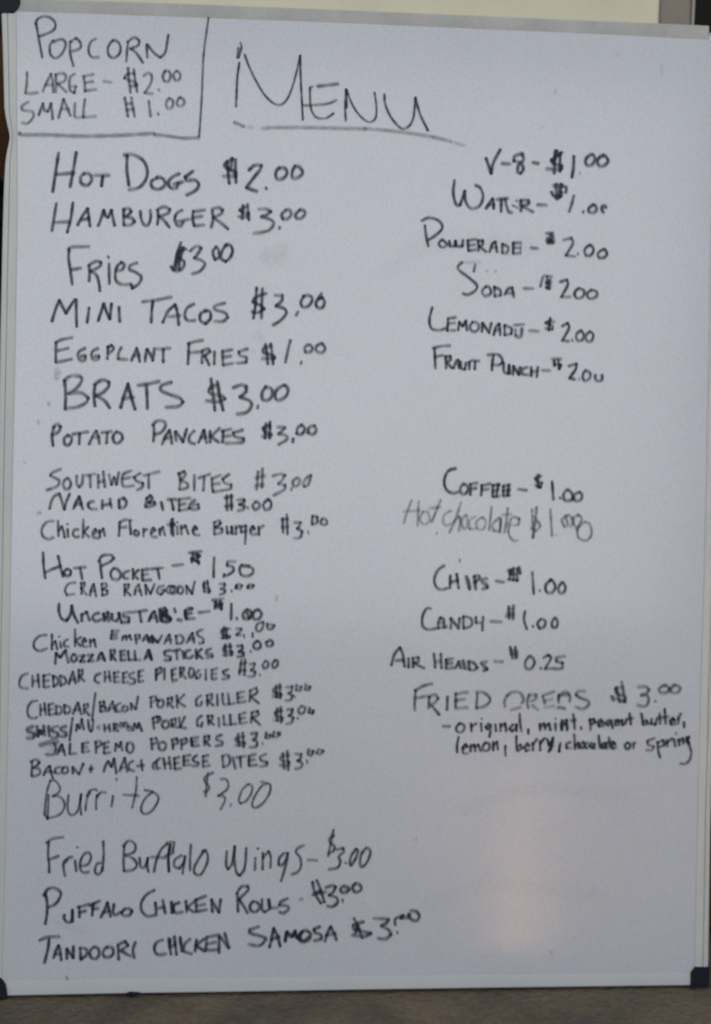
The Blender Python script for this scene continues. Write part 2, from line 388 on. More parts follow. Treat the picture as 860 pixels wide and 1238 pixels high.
LINES = [
(M_INK, 0.86, 0.8, 'heading POPCORN in the ruled corner, upper left', '''
@ 15 10 5
145,95 160,180 182,298; 140,95 155,65 190,50 230,58 258,85 258,120 230,145 165,170
250,192 228,225 232,280 262,302 300,275 322,230 318,200 290,188 250,205
350,200 350,270 370,350; 352,205 385,180 410,205 415,235 395,250 350,262
505,185 478,200 462,240 468,280 490,298 525,295
610,195 580,235 583,280 610,300 645,280 655,240 640,205 610,195
700,205 695,250 690,322; 695,205 735,178 765,195 760,225 715,245 750,270 790,330
@ 0 0 3.3077
587,178 590,230; 590,178 615,210 642,230 662,208 674,140
'''),
(M_INK, 0.9, 0.68, 'LARGE - $2.00 in the ruled corner', '''
@ 15 75 5
90,62 88,130 80,188 120,190 155,185
185,178 205,130 235,72 245,120 248,185; 200,140 240,138
262,75 265,130 262,182; 262,78 300,68 325,85 315,115 275,132 300,155 328,182
378,72 352,90 345,130 350,170 375,188 385,150; 358,148 388,145
430,85 438,130 440,178; 440,85 492,75; 445,125 490,118; 440,175 508,165
552,116 598,124
@ 130 60 5
125,110 130,180 140,260; 160,120 168,180 180,255; 160,145 120,150 102,172 130,185 165,195 180,215 140,225
220,160 245,142 268,160 262,205 225,262 275,268; 308,238 315,250
350,130 335,160 345,190 370,190 382,160 370,130 345,130
418,130 400,155 412,185 435,180 440,150 418,130
'''),
(M_INK, 0.9, 0.68, 'SMALL $1.00 in the ruled corner', '''
@ 15 75 5
100,240 60,265 65,290 120,300 128,330 95,370 60,368
160,322 185,250 195,290 215,300 235,250 245,345
280,338 310,225 330,270 352,325; 300,285 345,285
380,250 376,310 386,335 425,332; 440,225 432,280 430,335 505,328
@ 130 60 5
105,290 115,350 125,405; 145,290 155,350 165,405; 115,330 145,325; 115,365 160,360
250,310 262,405; 305,382 310,395
375,295 355,325 365,355 390,350 398,315 375,295
440,290 422,315 428,340 455,338 465,310 440,290
'''),
(M_INKBLUE, 1.0, 0.82, 'ruled line boxing off the popcorn corner', '''
@ 15 75 5
*1.1,45,428 56,440 200,440 400,448 600,445 860,432
@ 130 60 5
285,515 350,520 450,535 555,532
*0.75,612,-195 598,-95 585,0 578,100 570,300 555,525
'''),
(M_INKTHIN, 1.0, 0.95, 'big heading MENU', '''
@ 270 40 5
*0.8,98,180 85,280 78,445; *0.8,92,90 86,150; *0.75,104,58 111,82 103,115 94,148
*0.75,130,130 160,210 210,310 260,385 320,432 370,420 410,350 445,230 465,135
*0.75,465,135 470,300 482,525
*0.8,525,325 545,325; *0.75,525,330 525,400 535,470 565,510 620,515 668,485; 570,322 695,308; *0.8,485,438 560,435 640,425 685,405
@ 400 60 5
*0.8,93,240 88,340 91,430; *0.8,93,240 98,350; *0.7,97,245 120,310 160,380 215,432 255,432 275,400 275,330 265,260
*0.8,325,270 330,330 365,410 425,475 470,465 500,410 512,290; *0.8,512,290 540,390 588,490
'''),
(M_INKGREY, 1.05, 0.85, 'long grey underline beneath MENU', '''
@ 270 40 5
68,540 125,565; ~0.4,150,569 180,571; ~0.7,235,575 265,575; *1~0.8,275,572 500,572 860,580
@ 400 60 5
~0.8,205,479 300,485 450,502 600,525 730,555; ~0.45,750,565 810,580
'''),
(M_INK, 1.08, 0.92, 'HOT DOGS $2.00', '''
@ 50 175 5
105,50 90,150 70,285; 212,45 195,150 175,255; 95,180 200,170
260,175 238,200 245,235 280,245 305,215 295,180 260,175
325,185 410,185; 372,190 365,250
520,65 518,150 530,245; 500,62 560,62 620,100 642,160 630,215 590,260 530,272
700,200 665,225 675,260 715,268 750,240 735,205 700,195
835,175 795,195 770,225 780,258 815,262 830,230; 800,240 855,225
@ 210 180 5
118,135 70,170 80,190 130,190 152,215 135,250 80,280
325,75 330,140 337,210; 375,65 374,140 378,205; 357,60 310,92 320,115 372,140 378,165 300,165
355,55 345,130
455,130 490,100 532,100 520,130 480,180 440,235 505,258; 558,233 562,245
640,115 618,145 625,180 660,180 685,150 675,120 640,115
735,105 718,140 720,175 755,172 780,145 765,115 735,105
'''),
(M_INK, 1.0, 0.86, 'HAMBURGER $3.00', '''
@ 50 175 5
92,355 80,430 65,520; 192,350 180,440 158,530; 85,470 170,465
220,485 250,430 282,385 288,440 295,492; 245,455 290,445
345,490 362,445 378,395 390,430 405,440 425,395 435,450 445,490
500,390 498,440 500,485; 495,392 530,385 545,405 520,430 505,435 550,445 565,465 540,485 500,488
600,400 605,450 625,485 650,480 662,440 660,395
705,395 708,440 702,482; 700,395 740,375 778,390 765,415 715,435 745,460 775,500
@ 210 180 5
52,370 20,390 8,425 20,460 45,465 60,440; 25,440 95,425
120,375 115,420 125,465; 120,380 190,370; 125,415 175,408; 125,465 185,460
235,375 238,430 228,475; 232,365 270,355 298,370 285,395 240,415 290,450 330,485
420,340 415,425; 448,335 455,430; 440,350 400,370 420,385 455,390 440,410 390,410
515,365 560,365 590,380 560,400 530,410 590,430 605,455 580,490 530,505 485,510; 642,470 640,485
680,370 655,395 660,425 690,422 712,395 700,370 675,370
765,370 738,395 745,420 775,418 795,390 780,368 760,370
'''),
(M_INK, 1.0, 0.88, 'FRIES $3.00', '''
@ 50 285 5
170,85 165,130 175,200 188,295; 165,85 180,70 290,65; 185,205 240,195
290,180 292,230 290,275; 285,180 330,155 362,160 355,185 300,215 335,240 350,290 355,335
405,123 408,134; 410,170 412,290
450,212 490,205 502,175 485,160 460,185 448,230 455,275 490,295 545,292
580,165 540,180 535,205 570,220 605,250 590,290 550,318 545,295
@ 200 285 4.3
82,35 60,100 45,180; 95,60 75,130 72,175; 84,60 62,130 56,170; 110,70 75,80 60,110 95,130 98,155 75,180 45,180 30,160
130,80 160,55 188,65 165,100 150,115 190,130 205,150 180,185 140,198
265,55 248,85 258,125 280,110 275,70 262,60
320,45 298,75 290,115 315,135 340,110 350,75 335,48 310,50
'''),
(M_INK, 1.0, 0.9, 'MINI TACOS $3.00', '''
@ 50 285 5
65,518 85,450 110,390 130,430 150,470 180,420 205,385; 212,385 212,460 215,550
290,435 278,525; 345,515 362,460 378,410 395,460 415,505 425,410; 470,430 475,520
612,400 700,388 788,370; 675,395 668,460 665,525
735,525 765,460 810,415 822,460 832,540; 770,490 840,482
@ 200 285 4.3
150,355 115,375 102,410 115,440 155,440
215,390 185,405 182,440 210,458 235,430 232,395 205,388
310,350 260,365 262,385 310,400 325,425 300,445 255,445
475,270 470,350 458,430; 505,275 502,350 500,430; 525,300 470,320 455,345 490,360 515,380 480,400 450,395
570,310 610,310 605,340 575,365 620,380 628,405 600,440 560,465; 690,395 680,415
720,315 705,345 715,370 745,365 765,330 745,310 715,315
812,300 785,345 790,372 815,375 828,345 815,320 800,330
'''),
(M_INK, 0.98, 0.85, 'EGGPLANT FRIES $1.00', '''
@ 50 395 5
90,95 88,150 88,215; 85,98 120,80 188,65; 100,145 165,130; 88,215 130,208 185,195
265,130 230,150 222,180 240,205 265,200 268,180; 240,180 268,172
345,130 310,150 305,180 320,200 345,195 350,178; 325,180 350,175
405,120 402,160 400,195; 400,125 425,112 438,130 425,150 405,160
485,125 468,160 465,195 520,198
545,205 565,160 578,130 588,165 595,212; 560,175 595,170
628,210 632,170 640,135 660,170 675,205 685,130
700,135 780,130; 738,135 738,215
@ 210 395 4.3
80,85 78,140 75,195; 75,90 110,78 152,70; 82,135 140,130
150,125 148,160 148,190; 150,125 180,115 190,130 160,152 175,175 185,200
213,130 212,195; 255,125 255,160 258,200; 255,128 305,120; 258,160 300,152; 258,200 308,190
385,115 340,130 345,150 378,160 378,185 330,190
478,90 485,140 490,195; 505,88 512,140 518,195; 510,100 470,110 470,135 520,150 525,165 460,165
608,70 595,120 582,185; 665,180 662,195
700,92 682,110 685,132 710,132 722,112 708,92
770,85 745,100 742,125 770,135 788,115 775,88
'''),
(M_INK, 1.1, 0.85, 'BRATS $3.00', '''
@ 50 395 5
140,325 148,400 145,500; 140,325 180,298 235,302 245,325 215,370 165,405; 165,405 240,400 285,430 270,460 220,485 150,495
325,350 320,420 325,480; 320,350 370,322 410,335 405,365 370,400 330,415 380,445 415,490
480,490 500,420 525,345 540,410 568,500; 490,435 560,425
585,355 650,345 715,330; 635,350 640,420 642,495
788,335 730,355 725,385 780,410 835,430 858,455 830,480 755,488
@ 210 395 4.3
195,270 205,350 215,435; 228,285 240,360 258,435; 230,300 190,320 190,345 250,360 268,375 230,390 170,385
310,318 350,303 378,310 375,340 345,365 395,385 405,410 380,445 330,455; 440,410 436,425
480,310 460,345 465,378 495,380 515,350 505,320 478,315
575,305 535,330 530,370 550,382 585,360 595,325 575,305
'''),
(M_INK, 1.0, 0.86, 'POTATO PANCAKES $3.00', '''
@ 50 500 5
80,80 65,130 72,195; 70,85 95,65 118,80 105,110 70,130
165,130 140,150 142,182 160,192 180,175 182,145 160,130
190,125 285,110; 232,120 230,185
290,185 315,130 335,105 345,140 352,182; 310,145 350,140
365,115 425,108; 400,115 395,180
455,110 435,135 440,170 465,178 490,155 485,125 460,110
680,70 682,120 678,168; 672,72 700,45 740,48 752,70 730,110 685,128
732,185 750,140 775,100 785,140 790,182; 745,150 790,145
@ 210 500 4.3
8,95 14,142; 12,92 50,148 68,80
108,90 85,115 82,145 110,158; 130,150 148,110 158,85 165,120 172,152; 140,125 170,122
190,90 190,150; 240,75 195,120 235,150
258,90 255,150; 250,92 300,80; 258,120 298,115; 360,85 310,100 320,120 365,130 355,150 270,155
480,50 475,130; 502,42 500,130; 500,60 465,75 475,95 510,110 490,120 460,118
540,70 580,72 560,95 545,105 585,115 588,135 545,162; 622,130 620,150
665,60 645,75 640,105 665,108 682,80 665,55; 735,62 705,72 698,100 725,108 742,85 730,62
'''),
(M_INK, 0.95, 0.7, 'SOUTHWEST BITES $3.00', '''
@ 50 500 5
120,335 70,355 55,375 95,395 110,410 95,440 30,465
155,390 135,415 140,450 165,455 180,425 165,390
215,375 215,420 230,445 248,420 252,370
270,375 325,365; 295,375 298,445; 345,370 345,450; 375,350 385,445; 348,415 382,405
410,370 425,430 440,385 455,430 470,355
545,345 500,365 488,400 500,440 560,435; 495,395 540,385
600,360 560,385 580,410 615,420 610,445 580,462
620,375 715,350; 650,370 650,450
@ 210 500 4.3
28,310 35,350 30,395; 25,315 55,300 62,320 35,345 72,365 70,385 35,395
108,320 108,400; 130,335 190,315; 160,325 155,400
200,335 200,370 205,405; 200,338 245,320; 205,368 240,362; 205,408 250,400; 290,315 255,340 265,360 300,370 295,390 255,400
440,300 432,395; 462,285 460,385; 475,325 425,335; 470,370 425,375
515,325 550,315 580,320 565,345 545,365 580,372 575,395 520,425; 615,385 612,400
640,335 620,355 628,378 650,370 655,345 640,335; 690,335 675,360 680,380 700,370 715,320 695,330
'''),
(M_INK, 0.98, 0.82, 'NACHO BITES $3.00', '''
@ 40 590 5
100,125 112,80 130,50 160,35 172,70 190,130; 190,130 200,90 222,35
245,125 262,85 280,50 290,90 302,128; 258,100 295,95
368,80 340,88 335,110 352,125 385,128
420,75 418,125; 465,65 475,118; 422,105 470,95
520,75 522,122; 520,72 550,60 565,85 555,115 525,122
690,60 680,115; 685,65 710,45 722,60 700,90 735,85 738,100 720,108 690,115; 776,85 786,132; 815,70 860,66; 838,70 850,132
@ 200 590 4.3
52,62 130,52; 72,60 72,118; 75,88 105,82; 72,118 115,110
155,62 130,82 125,105 150,112 175,105 172,85 140,88
320,38 322,115; 342,35 345,112; 350,42 308,52; 350,92 310,95
375,62 410,60 408,75 385,85 412,95 405,112 378,118; 428,98 430,106
470,72 455,92 468,112 490,98 485,78 470,72
535,60 510,85 520,112 545,105 550,78 535,60
'''),
(M_INK, 0.88, 0.82, 'Chicken Florentine Burger $3.00', '''
@ 40 590 5
125,200 85,205 55,245 60,290 95,310 125,298
152,200 155,290; 158,260 175,232 185,260 192,300; 208,215 210,222; 210,250 213,295
275,250 250,255 242,280 258,298 278,292
305,190 302,300; 335,235 308,265 340,298
368,275 385,262 378,248 362,265 365,295 395,305; 402,255 405,300; 405,268 425,245 435,290
525,205 520,290; 528,205 560,192 598,195; 525,240 565,235; 585,200 592,280
620,255 612,275 630,288 640,270 620,255; 670,245 668,292; 670,262 690,250
715,275 740,255 728,240 715,260 718,290 748,298; 765,245 768,285; 768,262 785,235 798,285
845,185 848,290; 832,225 858,220
@ 200 590 4.3
30,165 32,240; 12,190 50,188; 62,200 64,240; 62,175 64,180; 82,195 84,240; 84,210 105,195 120,238
145,218 165,212 155,198 145,215 150,240 178,245
255,178 255,240; 252,178 280,170 288,185 262,205 295,210 292,232 255,242
320,200 322,235 345,232 345,200; 345,200 352,240; 365,195 368,240; 368,210 388,195
418,195 395,205 395,230 420,225; 420,195 415,290
445,220 465,212 455,198 442,215 448,240 475,240; 485,200 488,245; 488,212 512,195
610,155 612,232; 632,138 636,240; 640,160 602,165; 640,200 605,205
670,180 705,178 695,200 685,210 712,225 700,258 668,260; 742,225 746,240
765,145 762,190; 765,145 790,150 788,180 765,190
815,162 808,180 825,192 842,180 830,160 815,162
'''),
(M_INK, 0.92, 0.92, 'HOT POCKET - $1.50', '''
@ 40 660 5
62,40 65,120 75,195; 152,60 165,120 182,185; 75,160 120,140 170,120
205,140 188,160 200,180 225,175 228,150 205,140; 248,135 318,128; 285,132 298,200
405,90 410,140 418,195; 395,95 420,60 470,55 490,75 460,100 415,120
490,135 470,165 482,200 520,200 530,170 515,145 490,135
580,150 550,165 548,190 575,198; 605,140 605,200; 640,145 608,172 635,200
660,145 662,205; 660,145 700,140; 662,175 695,170; 662,210 715,205; 715,140 785,132; 755,138 765,200
@ 190 660 5
92,120 158,112
195,42 270,32; 215,55 210,100; 245,45 252,110; 215,45 260,60 210,80 255,100 205,75
345,70 342,190; 405,170 402,190
475,95 430,95 425,120 455,125 462,150 425,178 408,172
515,115 500,140 510,175 550,182 578,165 580,140 555,125 515,115; 520,125 560,120
'''),
(M_INK, 0.84, 0.8, 'CRAB RANGOON $3.00', '''
@ 40 660 5
258,220 215,230 195,265 205,298 250,290
292,225 295,290; 290,225 312,222 310,245 292,255 325,295
345,300 355,250 368,230 375,270 382,305; 350,272 378,270
415,230 420,300; 415,230 440,228 445,245 420,262 450,270 448,290 420,300
555,235 555,300; 552,235 580,232 575,255 558,265 590,300
615,295 622,255 640,232 648,270 658,300; 620,272 650,270
680,235 685,295; 680,235 712,290 735,230
790,240 760,250 752,280 775,295 795,270; 775,265 800,262
825,240 808,265 822,285 850,280 855,250 830,240
@ 190 660 5
95,245 80,270 98,290 122,275 118,250 95,245; 135,245 125,275 145,290 158,270 150,248 135,245
178,240 180,290; 178,240 212,290 228,215
285,215 285,275; 305,210 315,285; 310,225 280,230 282,250 315,258 320,275 285,278
378,230 410,228 405,250 385,260 412,268 405,285 378,295; 450,265 452,278
480,235 475,255 500,258 515,240 490,232 480,250; 550,240 548,255 575,252 585,238 560,232 550,245
'''),
(M_INK, 0.98, 0.92, 'the $1.00 line under CRAB RANGOON', '''
@ 40 660 5
158,350 158,400 175,440 205,452 228,410 235,360; 235,360 245,410 272,465
295,410 295,455; 295,420 325,398 342,450
400,405 370,415 362,440 385,455 412,445
425,410 430,455; 425,412 455,400 455,425 432,435 460,455; 430,420 470,440
478,410 480,445 505,455 520,430 520,405; 520,405 535,465
590,400 550,408 550,425 580,435 580,460 540,462
605,400 690,388; 645,395 655,460
700,455 720,410 735,395 745,430 752,460; 710,435 748,430
775,395 778,455; 775,395 810,390 808,415 785,425 815,430 832,445 820,458 785,460; 790,400 815,440
@ 190 660 5
15,385 22,450; 15,385 50,375 55,395 30,415 70,425 85,440 60,455 30,450
105,378 112,400; 125,445 150,450
215,378 175,390 170,415 175,440 228,438; 172,412 210,405; 170,390 180,440; 190,375 215,380
252,402 318,395
335,328 400,320; 355,335 350,380; 382,330 390,385; 350,345 395,350 350,365 392,375
450,350 448,445; 482,432 484,445
545,385 520,410 530,440 560,435 570,405 545,385; 610,385 582,405 585,440 615,440 632,410 610,385; 540,400 560,440
'''),
(M_INK, 0.86, 0.82, 'Chicken EMPANADAS $3.00', '''
@ 20 750 5
182,88 140,95 110,125 108,165 140,185 185,170
215,85 215,175; 215,150 235,125 248,175; 258,95 260,100; 265,130 270,165
310,115 290,130 292,155 315,160; 355,55 355,155; 390,100 358,125 390,155
402,130 422,125 412,108 400,125 405,155 430,160; 445,115 448,158; 448,130 470,115 480,160
578,60 572,110; 575,65 622,62; 575,88 610,85; 572,112 610,105
645,95 640,120; 642,105 660,92 665,118; 665,105 685,90 695,118
720,90 725,140; 718,90 745,88 745,108 722,115
765,125 775,100 790,88 798,130; 772,112 800,110; 820,90 822,130; 820,95 850,130
@ 180 740 5
5,150 8,185; 20,150 25,185; 20,152 55,185 80,140
95,190 115,150 125,135 135,190; 105,170 135,165
165,145 170,190; 160,145 195,140 210,165 195,188 165,190
230,185 248,150 265,125 275,185; 245,165 278,160; 325,105 295,120 298,140 328,160 330,185 305,190
455,90 450,160; 470,95 470,160; 490,100 440,110 445,135 490,145 485,155 435,155
530,100 560,100 550,120 530,138 560,140; 575,135 578,155; 628,125 628,150
690,60 655,75 650,105 672,115 690,90 690,60; 715,68 720,98 745,100 760,80 735,75 715,80
'''),
(M_INK, 0.92, 0.9, 'MOZZARELLA STICKS $3.00', '''
@ 20 750 5
240,195 235,262; 240,200 265,225 298,180; 298,180 305,220 315,255
345,205 330,230 345,250 365,235 358,212 345,205
380,215 410,212 385,250 415,248; 430,210 462,208 435,248 468,245
490,245 500,215 515,195 525,215 535,245; 498,232 530,230
570,180 572,240; 570,180 595,180 592,202 575,212 602,242
628,185 632,240; 628,188 655,182; 632,212 655,208; 632,242 660,238
675,185 680,240 705,238; 715,185 720,240 750,238
775,235 790,200 800,178 810,205 820,240; 785,220 815,215
@ 180 740 5
2,245 15,285
130,230 98,240 100,260 130,270 130,290 95,290
145,235 190,225; 168,232 172,285; 205,235 212,280; 250,228 225,240 222,270 250,278 268,262
285,225 290,280; 320,222 290,250 325,280; 378,220 348,235 352,252 382,255 385,270 350,275
462,195 465,265; 490,190 500,262; 500,205 455,215 455,235 505,240 500,255 448,258
535,205 565,200 565,225 545,240 572,245 570,265 535,270; 615,232 618,242
655,175 632,200 645,222 672,215 675,190 655,175; 710,180 715,202 740,205 750,185 735,170 715,180
'''),
(M_INK, 0.88, 0.8, 'CHEDDAR CHEESE PIEROGIES $3.00', '''
@ 20 750 5
68,320 35,335 18,375 28,405 70,412
98,335 98,400; 130,325 138,405; 100,370 135,365
165,330 165,400; 165,335 205,325; 165,368 195,362; 165,405 200,400
222,335 225,400; 220,335 248,350 250,380 225,400; 265,335 268,395; 262,335 290,345 300,375 268,395
318,385 330,340 342,310 350,345 358,380; 325,360 355,355
378,300 375,370; 375,300 400,298 398,325 378,338 412,368
508,320 480,335 475,365 500,378; 535,310 535,370; 560,308 568,368; 538,345 565,340
590,315 592,370; 590,318 620,310; 592,345 615,340; 592,375 625,370
645,318 645,375; 645,320 670,312; 645,348 665,342; 648,378 675,372
712,315 685,325 688,345 715,358 712,380 685,385
740,305 738,370; 740,310 768,300; 740,340 760,335; 740,372 768,365
845,325 845,355
@ 180 740 5
45,345 45,412; 45,350 72,335 78,355 50,380; 95,340 95,408
140,350 142,405; 140,350 165,340; 142,380 162,372; 142,418 172,408
190,335 192,395; 190,338 212,335 210,355 192,368 225,400
250,340 243,375 255,396 272,375 270,345 250,340
305,350 285,370 288,400 308,395 312,375; 345,345 345,410
382,350 380,400; 380,350 415,340; 385,375 410,372; 382,408 412,400
480,345 450,360 455,375 485,385 480,400 445,405
560,290 548,375; 582,285 578,382; 590,305 552,315; 585,350 545,355
612,315 640,310 635,335 618,350 645,360 635,385 600,390; 672,375 672,385
705,295 690,320 698,340 718,330 722,305 705,295; 765,290 748,315 755,338 775,325 780,298 765,290
'''),
(M_INK, 0.85, 0.8, 'CHEDDAR/BACON PORK GRILLER $3.00', '''
@ 20 835 5
128,60 90,70 68,110 75,155 105,168 125,160
145,85 145,150; 170,75 178,145; 148,118 172,112
195,85 198,145; 195,85 225,78; 198,115 220,110; 198,148 230,142
240,95 242,140; 238,92 265,98 275,120 262,140 242,142; 290,85 292,135; 288,88 320,100 325,120 312,135 292,138
342,140 358,100 372,72 382,105 392,142; 352,118 385,115
410,85 408,138; 408,85 432,80 430,102 410,112 442,150
478,15 468,90 458,178
505,70 508,125; 502,70 530,65 530,85 508,95 540,100 538,120 508,128
555,125 568,90 582,65 590,95 600,130; 562,108 592,105
628,75 605,90 605,120 628,128; 648,95 640,115 655,125 672,115 668,95 648,95
692,75 695,115; 692,78 722,112 735,35
812,40 815,100; 810,40 840,35 850,55 815,70
@ 190 815 4.095
10,130 2,150 12,165 30,155 30,130 10,130
55,120 52,160; 52,122 75,115 72,138 55,145 82,165
98,105 100,165; 135,100 102,135 140,160
218,105 195,125 195,155 215,155 222,135
248,105 250,155; 245,105 272,98 270,122 250,130 280,155; 298,100 300,155
325,95 328,145 352,148; 352,95 358,150 385,142
398,95 400,140; 398,95 432,85; 400,118 428,112; 400,142 440,135
462,80 458,135; 460,80 492,68 495,90 465,112 505,145
590,55 592,115; 608,48 610,120; 615,62 580,70 580,90 615,98 612,110 572,110
640,65 670,60 665,85 650,95 672,105 660,128 635,130; 682,108 684,114
690,52 688,78 708,80 715,62 700,62; 735,48 732,75 752,78 758,62 742,60
'''),
(M_INK, 0.88, 0.82, 'SWISS/MUSHROOM PORK GRILLER $3.00', '''
@ 20 835 5
*1.35,100,215 68,230 70,245 105,260 100,285 65,285
*1.3,125,215 130,275 145,240; *1.3,165,212 172,270; *1.1,140,240 155,262 165,240
*1.2,195,215 200,275; *1.15,250,215 220,225 222,245 250,258 245,280 215,285; *1.15,300,215 270,225 272,240 300,255 295,275 265,275
340,165 330,235 322,300
@ 30 860 5.375
335,128 342,85 358,110 372,50 384,118; 412,55 420,115 430,130 440,115 447,60
~0.45,488,90 473,103 488,118; 518,85 520,130; 550,85 555,130; 520,110 552,106
580,80 580,128; 578,82 598,82 596,102 582,108 608,128
~0.85,625,75 617,95 632,100 640,82 625,75; ~0.85,652,72 645,90 660,98 668,80 652,72
~0.85,676,97 668,116 686,124 694,106 676,97; 706,126 714,80 732,108 742,75 762,128
@ 20 835 5
825,165 832,230; 825,165 850,155 858,175 832,195
@ 190 815 4.095
0,215 12,210 20,225 2,240
38,232 25,250 38,268 58,258 55,235 38,232; 72,225 75,262; 70,225 92,220 92,242 75,250 100,265
110,215 115,262 138,210; 112,262 145,268
222,205 200,225 200,255 220,258 225,238; 252,205 255,250; 250,208 275,205 272,225 255,232 282,250; 305,215 308,258
330,205 332,250 355,250; 362,200 365,250 392,245; 408,200 410,240; 408,200 438,190; 410,222 435,215; 410,245 445,238
470,190 465,240; 468,190 498,182 502,200 472,215 510,250
595,168 595,230; 612,162 615,240; 620,180 585,188 588,205 622,215 620,228 578,228
645,175 672,172 665,195 652,205 675,215 665,240 640,245; 695,215 698,222
715,158 700,175 708,195 728,188 732,165 715,158; 755,165 752,190 770,195 775,180 760,175
'''),
(M_INK, 0.9, 0.8, 'JALEPENO POPPERS $3.00', '''
@ 20 835 5
*1.6,145,330 200,312 250,308; 228,315 238,350 225,385 178,385
248,385 262,350 275,325 285,360 295,390; 258,365 290,362; 325,320 322,382 362,380
400,320 398,370; 398,322 435,312; 400,345 430,340; 400,372 440,365
480,310 482,375; 475,312 505,305 515,325 485,345; 530,315 530,375; 530,318 560,308; 532,345 555,340; 530,380 568,372
598,365 602,320 622,340 632,310 640,360
672,320 668,360 690,375 708,350 700,320 672,318; 815,290 820,355; 812,295 845,285 850,310 820,325
@ 190 815 4.095
30,335 10,345 12,370 35,375 45,350 30,335
75,325 80,370; 72,325 98,318 102,340 80,350; 120,325 122,372; 118,325 145,318 148,335 122,348
170,315 172,355; 170,318 205,312; 172,335 200,332; 175,358 208,352; 168,320 175,352
235,308 235,352; 235,308 258,305 255,325 238,332 262,355; 320,300 295,312 298,325 322,335 320,350 290,355
402,295 405,355; 425,290 430,362; 432,308 395,315 395,330 435,340 430,350 388,352
465,295 495,290 490,312 475,325 495,335 490,358 458,362; 522,338 524,348
540,288 538,315 555,315 560,300 545,298; 580,285 572,308 590,310 608,300 598,290 612,288
'''),
(M_INK, 0.88, 0.82, 'BACON + MAC + CHEESE BITES $3.00', '''
@ 20 835 5
95,430 92,515; 85,430 120,415 140,435 120,455 100,465 140,475 138,505 95,520
165,510 180,475 202,455 208,485 220,528; 172,490 215,490
265,460 238,470 232,495 260,502; 285,465 275,490 295,500 312,485 305,462 285,465
340,460 342,500; 340,462 380,505 405,440; 452,452 450,492; 440,475 465,470
528,490 540,450 555,425 575,460 590,410 605,500
625,485 640,440 655,405 662,445 670,490; 632,465 668,462
705,425 682,440 678,475 712,485; 728,455 772,450; 755,420 762,480; 855,420 830,440 828,468 855,475
@ 190 815 4.095
15,415 0,430 0,460 18,465; 32,415 40,468; 60,410 68,468; 38,442 65,440
85,415 88,468; 85,418 110,410; 88,442 108,438; 88,472 118,465
132,405 132,450; 132,408 165,400; 135,430 158,425; 132,452 168,448; 200,400 180,415 182,430 205,438 202,452 178,455
228,405 228,455; 228,408 255,400; 230,432 250,428; 228,460 262,450
325,405 328,460; 322,405 350,400 362,425 352,450 328,460; 375,410 388,468; 390,412 438,405; 412,410 415,460
455,405 455,450; 455,405 490,395; 458,428 485,422; 455,455 495,448; 540,395 512,408 515,425 545,435 542,450 510,458
622,390 630,468; 645,380 650,475; 655,400 615,408 615,425 655,435 650,452 608,450
685,395 715,395 710,418 695,428 718,440 712,462 685,468; 742,425 744,440
750,370 748,395 765,400 775,380 758,380; 800,370 790,390 808,395 825,380 812,375
'''),
(M_INK, 0.8, 0.76, 'BURRITO $3.00', '''
@ 40 925 5
105,95 85,160 75,240 70,300; 72,300 90,325; 105,95 125,90 150,110 165,145 150,170 120,188; 120,188 160,190 190,225 185,270 150,305 85,322; 95,180 92,250 88,325
215,180 210,240 215,285 235,302 265,285 285,230 292,175; 292,175 285,230 292,300
345,165 325,210 318,275; 325,190 345,155 378,145 385,155
388,180 382,215 382,268; 388,190 410,165 442,165
505,80 506,92; 485,185 475,250; 548,178 640,185; 628,72 622,160 600,258
675,150 720,160 755,185 755,220 720,275 680,295 655,275 660,235 685,195 725,160
@ 200 925 5
290,45 250,65 235,85 250,110 265,135 250,160 232,160; 258,45 250,110 245,190
335,85 365,85 382,115 370,150 320,185; 320,185 355,190 360,215 335,268; 400,232 392,250
500,115 465,150 445,210 455,232 490,215 520,170 525,130 505,112
615,110 580,130 540,190 525,240 545,258 590,230 630,170 635,120 610,108 580,100
'''),
(M_INK, 0.88, 0.84, 'Fried Buffalo Wings - $3.00', '''
@ 40 925 5
95,465 92,540 98,600 98,650; 80,470 120,445 185,435; 95,570 130,560 155,548
200,570 185,590 188,640 195,670; 195,590 215,562 240,555
268,495 269,500; 255,575 262,640
290,610 330,600 350,565 345,535 320,530 295,560 285,600 290,635 310,650 340,645
425,460 428,540 420,640; 410,590 385,600 375,640 390,660 410,650 420,620
552,490 548,560 550,640; 545,490 575,460 605,465 620,490 610,525 555,545; 555,545 600,560 628,595 610,630 555,642
645,560 650,610 665,620 685,600 695,560; 695,560 690,600 698,645
812,475 775,510 745,580 732,645; 715,555 800,560; 830,480 820,560 822,640
@ 200 925 5
10,470 40,465; 28,480 18,560 22,645; 55,465 45,520; 0,550 50,530
100,545 60,570 55,610 85,625 110,590 120,550; 120,550 112,600 105,655
155,480 150,560 150,635; 235,515 200,570 175,620 180,655 215,660 250,600 258,550 245,515 225,520
372,520 368,600 380,630 405,590 420,490; 420,490 418,570 430,645 450,668 480,620 490,500
560,500 560,508; 545,560 542,635; 590,530 588,630; 590,560 625,520 638,560 635,620
720,530 690,560 685,600 705,605 735,560 740,530; 740,530 730,600 700,700
838,485 805,500 790,525 815,560 820,610 800,645 765,660
@ 340 990 5
162,248 218,250
318,65 305,120 285,225; 320,100 290,120 300,145 322,165 315,195 285,205
335,185 375,175 378,200 350,225 358,260 340,295 288,305; 388,262 392,268
455,180 425,220 415,270 425,280 450,240 465,195 450,180
515,175 485,215 478,270 490,290 520,260 540,205 530,180 515,175
'''),
